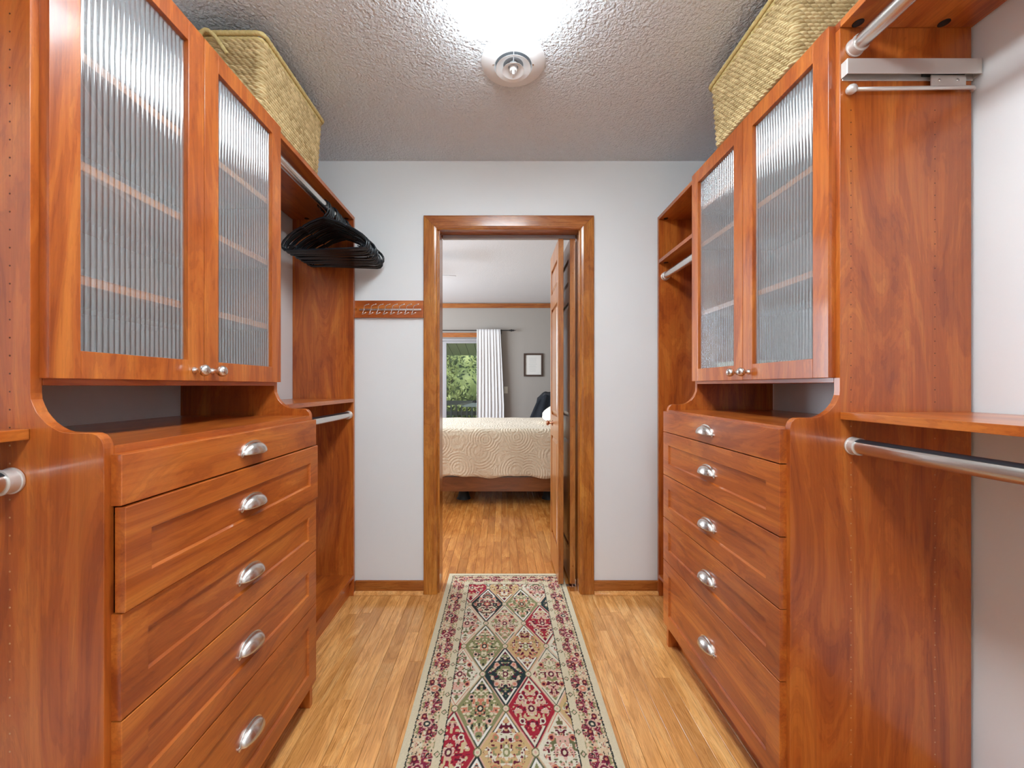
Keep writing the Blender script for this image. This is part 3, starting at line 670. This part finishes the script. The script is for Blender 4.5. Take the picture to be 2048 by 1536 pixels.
# ---------------------------------------------------------------- rug
def vnoise(x, y, seed, sc):
    r = np.random.RandomState(seed).rand(256, 256); x = x*sc+40; y = y*sc+40
    xi = np.floor(x).astype(int); yi = np.floor(y).astype(int); fx = x-xi; fy = y-yi
    fx = fx*fx*(3-2*fx); fy = fy*fy*(3-2*fy); g = lambda a, b: r[a % 256, b % 256]
    return (g(xi, yi)*(1-fx)+g(xi+1, yi)*fx)*(1-fy) + (g(xi, yi+1)*(1-fx)+g(xi+1, yi+1)*fx)*fy
def rug():
    x0, x1, y1 = -.328, .384, 2.525; y0 = -.35; zt = .0055
    ys = np.concatenate([np.arange(y0, 1.05, .012), np.arange(1.05, y1, .0022), [y1]]); xs = np.linspace(x0, x1, 310)
    X, Y = np.meshgrid(xs, ys)
    BE = np.array([.68, .60, .42]); BE2 = np.array([.60, .47, .27]); BK = np.array([.018, .025, .025]); RED = np.array([.36, .022, .04]); MAR = np.array([.12, .012, .03])
    GR = np.array([.25, .25, .115]); TAN = np.array([.58, .40, .19]); CR = np.array([.70, .66, .52]); SAL = np.array([.60, .22, .13]); PK = np.array([.66, .40, .32]); WH = np.array([.78, .76, .68]); DG = np.array([.02, .04, .042])
    col = np.tile(BE, X.shape+(1,)); fuzz = (vnoise(X, Y, 9, 260)-.5)*.0028
    dl = X-x0+fuzz; dr = x1-X+fuzz; dt = y1-Y+fuzz; db = Y-y0+fuzz; d = np.minimum(np.minimum(dl, dr), np.minimum(dt, db))
    def put(mask, c): col[mask] = c
    # floral band
    band = (d > .030) & (d < .107)
    isside = np.minimum(dl, dr) < np.minimum(dt, db)
    s = np.where(isside, Y, X-(x0+x1)/2); c_ = d-.066
    n1 = vnoise(np.abs(((s/.11) % 1)-.5)*.11, c_, 21, 95); n2 = vnoise(np.abs(((s/.11) % 1)-.5)*.11, c_, 22, 150)
    put(band, BE2*.55+PK*.3+BE*.2); put(band & (n1 > .60), SAL); put(band & (n1 > .70), MAR*2); put(band & (n1 < .30), BE)
    put(band & (n2 > .78), BK); put(band & (n2 < .16), GR); put(band & (np.abs(n2-.5) < .03), CR)
    k = s/.165; ki = np.floor(k); ds = (k-ki-.5)*.165; r = np.hypot(ds, c_); th = np.arctan2(c_, ds)
    rose = band & (r < .030*(.75+.25*np.cos(5*th+ki)))
    cs = [MAR*1.6, BK*1.5, SAL, MAR*2]
    for q in range(4):
        mk = rose & ((ki % 4) == q); put(mk, cs[q]); put(mk & (r < .019), PK); put(mk & (r < .013), cs[(q+1) % 4]); put(mk & (r < .006), BE)
    for q, sg in ((0, 1), (1, -1)):
        for off in (.032,):
            rr = np.hypot((ds - sg*off)/1.3, c_+.014*sg); mk = band & (rr < .010); put(mk, MAR); put(mk & (rr < .004), SAL)
    # plain guard strip with tiny motifs
    gs = (d >= .107) & (d < .134); put(gs, BE*.97); kk = ((s/.083) % 1 - .5)*.083; dm = np.abs(kk)/1.2 + np.abs(d-.1205)
    put(gs & (np.abs(dm-.009) < .0022), GR*.5); put(gs & (dm < .004), PK)
    # field lattice of diamonds
    fd = d >= .137; px, py = .188, .352; cx, cy = .016, 1.645
    a = (X-cx)/px; b = (Y-cy)/py; U = np.round(a+b); V = np.round(a-b)  # rotated cell indices
    cxx = (U+V)/2*px + cx; cyy = (U-V)/2*py + cy; dx = X-cxx; dy = Y-cyy
    row = np.round((U-V)).astype(int); colm = np.round((U+V)).astype(int)
    dia = np.maximum(np.abs(a+b-U), np.abs(a-b-V))*2   # 0 centre .. 1 edge
    # colours by row (row 0 = black in the middle); even rows have columns at -2,0,2
    tab = {4: {-2: 'R', 0: 'T', 2: 'C'}, 3: {-3: 'C', -1: 'K', 1: 'G', 3: 'D'}, 2: {-2: 'C', 0: 'B', 2: 'R'}, 1: {-3: 'R', -1: 'G', 1: 'T', 3: 'C'},
           0: {-2: 'C', 0: 'D', 2: 'B'}, -1: {-3: 'T', -1: 'G', 1: 'R', 3: 'T'}, -2: {-2: 'R', 0: 'T', 2: 'C'}}
    pal = {'R': RED, 'T': TAN, 'C': CR, 'K': BK*1.2, 'G': GR, 'D': DG, 'B': BE}
    acc = {'R': (CR, PK, BE2, MAR), 'T': (SAL, CR, MAR, GR), 'C': (SAL, PK, GR*.6, MAR), 'K': (PK, MAR*1.6, BE, SAL), 'G': (PK, SAL, BE, BK), 'D': (PK, BE, GR, MAR), 'B': (SAL, PK, GR, MAR)}
    for rw in range(-14, 7):
        trow = ((rw+2) % 6)-2; 
        if rw == 4: trow = 4
        for cm, key in tab[trow].items():
            mk = fd & (row == rw) & (colm == cm)
            if not mk.any(): continue
            sd = 31 + (rw*7+cm*3) % 17; A1, A2, A3, A4 = acc[key]; base = pal[key]
            col[mk] = base
            m1 = vnoise(np.abs(dx), dy, sd, 75); m2 = vnoise(np.abs(dx), dy, sd+40, 120); inner = dia < .80
            lim = .60 if key in 'RGDK' else .53
            put(mk & inner & (m1 > lim), A1); put(mk & inner & (m1 > lim+.10), A2); put(mk & inner & (m2 > .68), A3); put(mk & inner & (m2 < .22), A4)
            r = np.hypot(dx, dy/1.35); th = np.arctan2(dx, dy); fl_ = r < .021*(.78+.22*np.cos(6*th))
            put(mk & fl_, A2); put(mk & fl_ & (r < .012), A4); put(mk & fl_ & (r < .006), BE)
            for sx in (-1, 1):
                for oy in (-.055, .055):
                    r2 = np.hypot(dx-sx*.036, (dy-oy)/1.3); put(mk & (r2 < .0105), A1); put(mk & (r2 < .006), A4 if key != 'D' else SAL)
            # stepped corner chevrons near the upper and lower tips
            tip = (np.abs(dy) > .075) & (dia > .80) & (dia < .93); put(mk & tip, WH if key in 'DKGT' else CR); put(mk & tip & (dia > .89), BK*1.5 if key != 'C' else SAL)
            put(mk & (dia > .975), PK if key != 'C' else BE2)
    ax_, bx_ = a*2, b*2
    nd = np.hypot((X-(np.round((X-cx)/(px/2)))*(px/2)-cx), 0)
    # small knots where the diamonds meet left/right
    U2 = np.floor(a+b)+.5; V2 = np.floor(a-b)+.5; kx = (U2+V2)/2*px+cx; ky = (U2-V2)/2*py+cy
    rk = np.hypot(X-kx, (Y-ky)/1.25); mk = fd & (rk < .0135); put(mk, GR*.6); put(mk & (rk < .010), BE); put(mk & (rk < .0045), PK)
    line = ((d > .0255) & (d < .0300)) | ((d > .1335) & (d < .1370)); put(line, BK)
    col *= (.93 + .14*vnoise(X, Y, 3, 420))[..., None]; col = np.clip(col, 0, 1)
    ny, nx = X.shape; Z = np.full(X.shape, zt) + .0006*vnoise(X, Y, 77, 60)
    V_ = np.stack([X, Y, Z], -1).reshape(-1, 3); I = np.arange(ny*nx).reshape(ny, nx)
    Fq = np.stack([I[:-1, :-1], I[:-1, 1:], I[1:, 1:], I[1:, :-1]], -1).reshape(-1, 4)
    vs = V_.tolist(); fs = Fq.tolist(); n = len(vs)
    ring = list(I[0, :]) + list(I[1:, -1]) + list(I[-1, -2::-1]) + list(I[-2:0:-1, 0]); ring = [int(q) for q in ring]
    vs += [[vs[q][0], vs[q][1], .0008] for q in ring]; L = len(ring)
    fs += [[ring[i], n+i, n+(i+1) % L, ring[(i+1) % L]] for i in range(L)]
    me = bpy.data.meshes.new('runner_rug'); me.from_pydata(vs, [], fs)
    cc = np.concatenate([col.reshape(-1, 3), np.ones((n, 1))], 1); cc = np.concatenate([cc, np.tile([*BE, 1], (L, 1))], 0)
    ca = me.color_attributes.new('col', 'FLOAT_COLOR', 'POINT'); ca.data.foreach_set('color', cc.reshape(-1).astype(np.float32))
    me.materials.append(M['rug']); o = bpy.data.objects.new('runner_rug', me); C.objects.link(o)
    tag(o, 'long beige runner rug with multicoloured floral diamond pattern', 'rug'); return o
rug()

# ---------------------------------------------------------------- bedroom
bed = thing('bed', (.15, 4.75, 0), 'bed with cream quilt and brown side rail in the bedroom', 'bed')
BY0, BY1, BX0, BX1, BT = 4.02, 5.50, -1.0, 1.15, .753
MB().box(BX0, BX1, BY0, BY0+.035, .130, .275).build('side_rail', M['dark_wood'], bed, bevel=.003)
MB().box(BX0, BX1, BY1-.035, BY1, .130, .275).build('side_rail', M['dark_wood'], bed, bevel=.003)
MB().box(BX0, BX1, BY0+.036, BY1-.036, .20, .26).build('platform', M['dark_wood'], bed)
MB().box(BX1+.001, BX1+.06, BY0-.02, BY1+.02, .02, 1.25).build('headboard', M['dark_wood'], bed, bevel=.01)
for lx, ly in ((-.40, 4.24), (.50, 4.24), (-.40, 5.3), (.50, 5.3)):
    MB().lathe([(.075, .001), (.06, .03), (.045, .10), (.055, .199)], (lx, ly, 0), 'z', 20).build('leg', M['iron'], bed, smooth=True, auto=40)
MB().box(BX0+.02, BX1-.01, BY0+.03, BY1-.03, .2605, .735).build('mattress', M['curtain'], bed, bevel=.04, seg=4)
q = MB(); rows = []
prof = [(BY0-.012, .27)] + [(BY0-.012, .27+.4*i/10) for i in range(1, 11)] + [(BY0-.012+.05-.05*math.cos(a), .703+.05*math.sin(a)) for a in (.4, .8, 1.2, 1.57)] + [(BY0+.1+1.28*i/8, BT+.004*math.sin(i*2)) for i in range(9)] + [(BY1-.038+.05*math.sin(a), .703+.05*math.cos(a)) for a in (.4, .8, 1.2, 1.57)] + [(BY1+.012, .27)]
nx = 140
for j, (yy, zz) in enumerate(prof):
    r_ = []
    for i in range(nx+1):
        x = BX0-.01 + (BX1-BX0)*i/nx; low = max(0, 1-(zz-.27)/.45) if j < 11 else 0
        hem = .012*math.sin(x*11) + .006*math.sin(x*23+1) if j == 0 else 0
        r_.append((x, yy - .010*low*(1+math.sin(x*14+.5))*.8, zz - (.0 if j else -.012) + hem + .002*math.sin(x*17+yy*9)))
    rows.append(r_)
q.grid(rows); qo = q.build('quilt', M['quilt'], None, smooth=True, fixn=True)
md = qo.modifiers.new('t', 'SOLIDIFY'); md.thickness = .008; md.offset = 1
tag(qo, 'cream embossed quilt with scalloped hem spread over the bed', 'quilt')
def pillow(cx, cy, cz, w_, h_, t_, rot, mat, lbl):
    m = MB(); n = 16; rows = []
    for sgn in (1, -1):
        rr = []
        for i in range(n+1):
            u = -1+2*i/n; r_ = []
            for j in range(n+1):
                v_ = -1+2*j/n; th = (max(0, 1-u**4)*max(0, 1-v_**4))**.5
                r_.append((u*w_/2*(1-.06*v_*v_), v_*h_/2*(1-.06*u*u), sgn*t_/2*th))
            rr.append(r_)
        m.grid(rr)
    o = m.build('pillow', mat, None, origin=(0, 0, 0), smooth=True, fixn=True); o.location = (cx, cy, cz); o.rotation_euler = rot
    return tag(o, lbl, 'pillow')
pillow(.70, 4.72, .905, .46, .66, .17, (0, math.radians(-28), 0), M['pillow'], 'plump cream pillow at the head of the bed')
# chair and throw beyond the bed
ch = thing('armchair', (.80, 6.15, 0), 'high-backed dark chair beyond the bed, draped in black', 'chair')
M['chair'] = plain('charcoal_upholstery', (.03, .03, .035), .8)
MB().box(.50, 1.10, 5.90, 6.45, .25, .45).build('seat', M['chair'], ch, bevel=.04, seg=3)
MB().prism([(.50, .40), (1.10, .40), (1.06, .90), (.92, 1.08), (.68, 1.08), (.54, .90)], 'y', 6.30, 6.42).build('backrest', M['chair'], ch, bevel=.03, seg=3)
for lx in (.55, 1.05):
    for ly in (5.95, 6.40): MB().box(lx-.02, lx+.02, ly-.02, ly+.02, .001, .2495).build('leg', M['dark_wood'], ch)
m = MB(); rows = []
for k in range(14):      # draped throw: over the back, widening toward the seat
    f_ = k/13; yy = 6.29 - .10*f_ - .22*f_**3; zt_ = 1.125 - .66*f_**1.1
    if k == 0: yy, zt_ = 6.44, .95
    if k == 1: yy, zt_ = 6.43, 1.10
    r_ = []
    for i in range(41):
        u = -1+2*i/40; wv = .20 + .34*f_; drop = (.10+.10*f_)*max(0, abs(u)-.35)**1.6*2
        r_.append((.80 + u*wv, yy - .012*math.sin(u*13+f_*2)*(.3+f_), zt_ - drop*.9 + .006*math.sin(u*9)))
    rows.append(r_)
m.grid(rows); th = m.build('throw_blanket', M['cloth_black'], None, smooth=True)
md = th.modifiers.new('t', 'SOLIDIFY'); md.thickness = .012
tag(th, 'black plush throw draped over the chair beyond the bed', 'blanket')
# picture, switch
pf = thing('picture_frame', (.555, B7, 1.56), 'framed document in dark brown frame on grey wall', 'picture')
px0, px1, pz0, pz1 = .388, .722, 1.357, 1.760; fw = .030
fr_ = MB()
for bx in ((px0, px0+fw, pz0, pz1), (px1-fw, px1, pz0, pz1), (px0+fw, px1-fw, pz0, pz0+fw), (px0+fw, px1-fw, pz1-fw, pz1)): fr_.box(bx[0], bx[1], B7-.024, B7-.0005, bx[2], bx[3])
fr_.build('frame', M['brown_frame'], pf, bevel=.003, fixn=False)
pg = MB().box(px0+fw, px1-fw, B7-.010, B7-.006, pz0+fw, pz1-fw).build('document', M['paper'], pf)
tx = MB(); rt = random.Random(3)
for i in range(13):
    z = pz1-.085-.019*i; a_ = rt.uniform(.02, .05); tx.box(px0+fw+.05+a_*.5, px1-fw-.05-a_, B7-.0108, B7-.0101, z, z+.004)
stuff(tx.build('faint_text_lines', M['ink'], pg))
sw = MB().box(.044, .108, B7-.006, B7-.0005, 1.062, 1.180).build('light_switch', M['ivory'], None, bevel=.002)
tag(sw, 'ivory wall light switch beside the white curtain', 'switch')
MB().box(.068, .084, B7-.010, B7-.0062, 1.095, 1.145).build('rocker', M['ivory'], sw, bevel=.001)
# crown trim, sliding door
struct(MB().box(BXL, BXR, B7-.022, B7-.0005, 2.553, 2.632).build('trim_4', M['oak_x'], bevel=.004))
d2 = struct(MB().box(SX0-.075, SX1+.075, B7-.02, B7-.0004, SZ+.012, SZ+.090).box(SX0-.075, SX0-.002, B7-.02, B7-.0004, .001, SZ+.012).box(SX1+.002, SX1+.075, B7-.02, B7-.0004, .001, SZ+.012).build('door_2', M['oak_x'], bevel=.003, fixn=False))
fz = SZ-.003
fm = MB().box(SX0+.002, SX1-.002, B7+.03, B7+.11, fz-.045, fz).box(SX0+.002, SX1-.002, B7+.03, B7+.11, .002, .06)
for x in (SX0+.002, SX1-.047): fm.box(x, x+.045, B7+.03, B7+.11, .06, fz-.045)
fm.build('outer_frame', M['alum'], d2, bevel=.002, fixn=False)
for xa, xb, yy in ((SX0+.048, -1.0, B7+.075), (-1.02, SX1-.048, B7+.045)):
    sm = MB()
    sm.box(xa, xa+.05, yy, yy+.025, .062, fz-.047).box(xb-.05, xb, yy, yy+.025, .062, fz-.047).box(xa+.05, xb-.05, yy, yy+.025, .062, .12).box(xa+.05, xb-.05, yy, yy+.025, fz-.085, fz-.047)
    so = sm.build('sash', M['alum'], d2, bevel=.002, fixn=False)
    MB().box(xa+.0505, xb-.0505, yy+.009, yy+.015, .1205, fz-.0855).build('pane', M['glass'], so)
# curtain and pole
cr = thing('curtain_rod', (-1.2, B7-.09, 2.15), 'thin black curtain rod with turned finial on grey wall', 'curtain rod')
MB().lathe([(.008, 0), (.008, 2.55)], (-2.42, B7-.09, 2.150), 'x', 14).build('pole', M['iron'], cr, smooth=True, auto=40)
MB().lathe([(.008, 0), (.015, .006), (.009, .014), (.018, .035), (.020, .045), (.010, .065), (.016, .072), (.006, .095), (.001, .125)], (.13, B7-.09, 2.150), 'x', 16).build('finial', M['iron'], cr, smooth=True)
MB().box(-.012, .0, B7-.095, B7-.0005, 2.10, 2.165).build('bracket', M['iron'], cr)
m = MB(); rows = []
for j in range(40):
    f_ = j/39; z = 2.168 - f_*2.13; wd = (-.425 - .01*f_, -.020 + .055*min(1, f_*1.6)); r_ = []
    for i in range(141):
        u = i/140; amp = .004 + .006*min(1, f_*4)
        r_.append((wd[0] + (wd[1]-wd[0])*u + .006*math.sin(u*50+f_*3), B7-.115 - amp*(math.sin(u*2*PI*8 + .7*math.sin(f_*2.5)) + .4*math.sin(u*2*PI*12+1)), z))
    rows.append(r_)
m.grid(rows); cu = m.build('curtain', M['curtain'], None, smooth=True); md = cu.modifiers.new('t', 'SOLIDIFY'); md.thickness = .002
tag(cu, 'long pleated white curtain beside the glass sliding door', 'curtain')
# ceiling fan (one blade tip reaches into the doorway view)
fan = thing('ceiling_fan', (-1.28, 4.45, BZC), 'white ceiling fan, one blade tip visible through doorway', 'ceiling fan')
fx, fy = -1.28, 4.45
MB().lathe([(.07, 0), (.07, .02), (.02, .04), (.018, .13)], (fx, fy, BZC-.0005), '-z', 20).build('downrod', M['white'], fan, smooth=True, auto=40)
MB().lathe([(.05, .13), (.12, .15), (.13, .20), (.11, .25), (.06, .27)], (fx, fy, BZC), '-z', 28).build('motor_housing', M['white'], fan, smooth=True, auto=40)
for k in range(5):
    a = math.radians(4 + 72*k); c_, s_ = math.cos(a), math.sin(a)
    pr = [(.14, -.03), (.22, -.055), (.70, -.068), (.755, -.045), (.77, 0), (.755, .045), (.70, .068), (.22, .055), (.14, .03)]
    P_ = lambda u, v_, z: (fx + u*c_ - v_*s_, fy + u*s_ + v_*c_, z + v_*.22)
    n = len(pr)
    MB().add([P_(u, v_, 2.425) for u, v_ in pr] + [P_(u, v_, 2.433) for u, v_ in pr], [tuple(range(n))[::-1], tuple(range(n, 2*n))] + [(i, (i+1) % n, n+(i+1) % n, n+i) for i in range(n)]).build('blade', M['white'], fan)

# ---------------------------------------------------------------- outside the glass door
gr = MB().box(-14, 8, B7+.15, 30, -.75, -.70).build('lawn', M['grass']); gr['kind'] = 'structure'
po = thing('porch_roof', (-1.2, 8.6, 2.3), 'green-grey boarded porch roof seen through the glass door', 'roof')
yA, zA, yBb, zB = B7+.16, 2.36, 10.0, 1.955
for i in range(22):
    xa = -3.6 + .20*i
    MB().add([(xa+.006, yA, zA), (xa+.194, yA, zA), (xa+.194, yBb, zB), (xa+.006, yBb, zB), (xa+.006, yA, zA+.02), (xa+.194, yA, zA+.02), (xa+.194, yBb, zB+.02), (xa+.006, yBb, zB+.02)],
             [(0,3,2,1),(4,5,6,7),(0,1,5,4),(1,2,6,5),(2,3,7,6),(3,0,4,7)]).build('board', M['soffit'], po)
MB().add([(-3.6, yA, zA+.021), (.9, yA, zA+.021), (.9, yBb, zB+.021), (-3.6, yBb, zB+.021), (-3.6, yA, zA+.06), (.9, yA, zA+.06), (.9, yBb, zB+.06), (-3.6, yBb, zB+.06)],
         [(0,3,2,1),(4,5,6,7),(0,1,5,4),(1,2,6,5),(2,3,7,6),(3,0,4,7)]).build('decking', M['soffit_gap'], po)
for x in (-3.55, .75): MB().box(x, x+.1, 9.75, 9.85, -.699, 1.98).build('post', M['greytimber'], po)
dk = struct(MB().box(-3.6, 1.4, B7+.16, 10.05, -.10, -.02).build('deck', M['greytimber']))
rl = thing('deck_railing', (-1.2, 9.98, 0), 'weathered grey deck railing in front of the trees', 'railing')
for za, zb_ in ((.72, .825), (.46, .56), (.02, .10)): MB().box(-3.5, 1.2, 9.95, 9.99, za, zb_).build('rail', M['greytimber'], rl)
for k in range(36): MB().box(-3.48+.13*k, -3.44+.13*k, 9.915, 9.949, -.019, .71).build('baluster', M['greytimber'], rl) if k % 1 == 0 else None
um = thing('patio_umbrella', (-.62, 9.3, 0), 'small pale patio parasol outside beside the railing', 'parasol')
MB().lathe([(.0125, .0), (.0125, .80)], (-.62, 9.3, -.018), 'z', 12).build('pole', M['iron'], um)
MB().lathe([(.33, .72), (.18, .765), (.05, .80)], (-.62, 9.3, 0), 'z', 8).build('canopy', M['patio'], um)
MB().lathe([(.06, .802), (.05, .84), (.02, .86)], (-.62, 9.3, 0), 'z', 12).build('cap', M['iron'], um)
MB().lathe([(.18, 0), (.18, .03), (.03, .05)], (-.62, 9.3, -.0195), 'z', 16).build('base', M['iron'], um)
def tree(x, y, zc, r, h, seed, lbl):
    rg = np.random.RandomState(seed); t = thing('leafy_tree', (x, y, -.7), lbl, 'tree', None)
    MB().tube([(x, y, -.70), (x+.1, y, .3), (x-.05, y+.05, zc)], [.13, .10, .05], 8).build('trunk', M['bark'], t)
    nb = 9; cs = [(x + rg.uniform(-.55, .55)*r, y + rg.uniform(-.5, .3)*r, zc + rg.uniform(-.6, .6)*h, rg.uniform(.35, .6)*r) for _ in range(nb)]
    N = 5200; V_ = []; F_ = []
    for i in range(N):
        c = cs[rg.randint(nb)]; d = rg.normal(size=3); d /= np.linalg.norm(d); rr = c[3]*rg.uniform(.75, 1.05)
        p = np.array(c[:3]) + d*rr*np.array([1, 1, h/r*1.1]); a = rg.normal(size=3); a /= np.linalg.norm(a); b = np.cross(a, d + .3*rg.normal(size=3)); b /= (np.linalg.norm(b)+1e-6); s = rg.uniform(.045, .095)
        k = len(V_); V_ += [tuple(p), tuple(p + a*s + b*s*.45), tuple(p + a*s*2), tuple(p + a*s - b*s*.45)]; F_.append((k, k+1, k+2, k+3))
    stuff(MB().add(V_, F_).build('foliage', M['leaf'], t, fixn=False))
    core = MB()
    for c in cs:
        pr = [(max(.001, c[3]*.72*math.sin(PI*i/8)), -c[3]*.72*h/r*math.cos(PI*i/8)) for i in range(9)]; core.lathe(pr, c[:3], 'z', 10, cap=False)
    core.build('inner_crown', M['leaf'], t, smooth=True)
for i, (x, y, zc, r, h, lb) in enumerate([(-1.45, 12.6, .9, 1.25, 1.7, 'leafy green tree nearest behind the deck railing'), (1.9, 13.5, 1.1, 1.3, 1.8, 'leafy green tree hidden behind the white curtain'), (-5.0, 14.5, 1.5, 1.7, 2.2, 'leafy green tree beyond the left end of the railing'), (-1.6, 20.5, 2.2, 2.8, 3.4, 'tallest leafy green tree at the back of the garden')]):
    tree(x, y, zc, r, h, 10+i, lb)
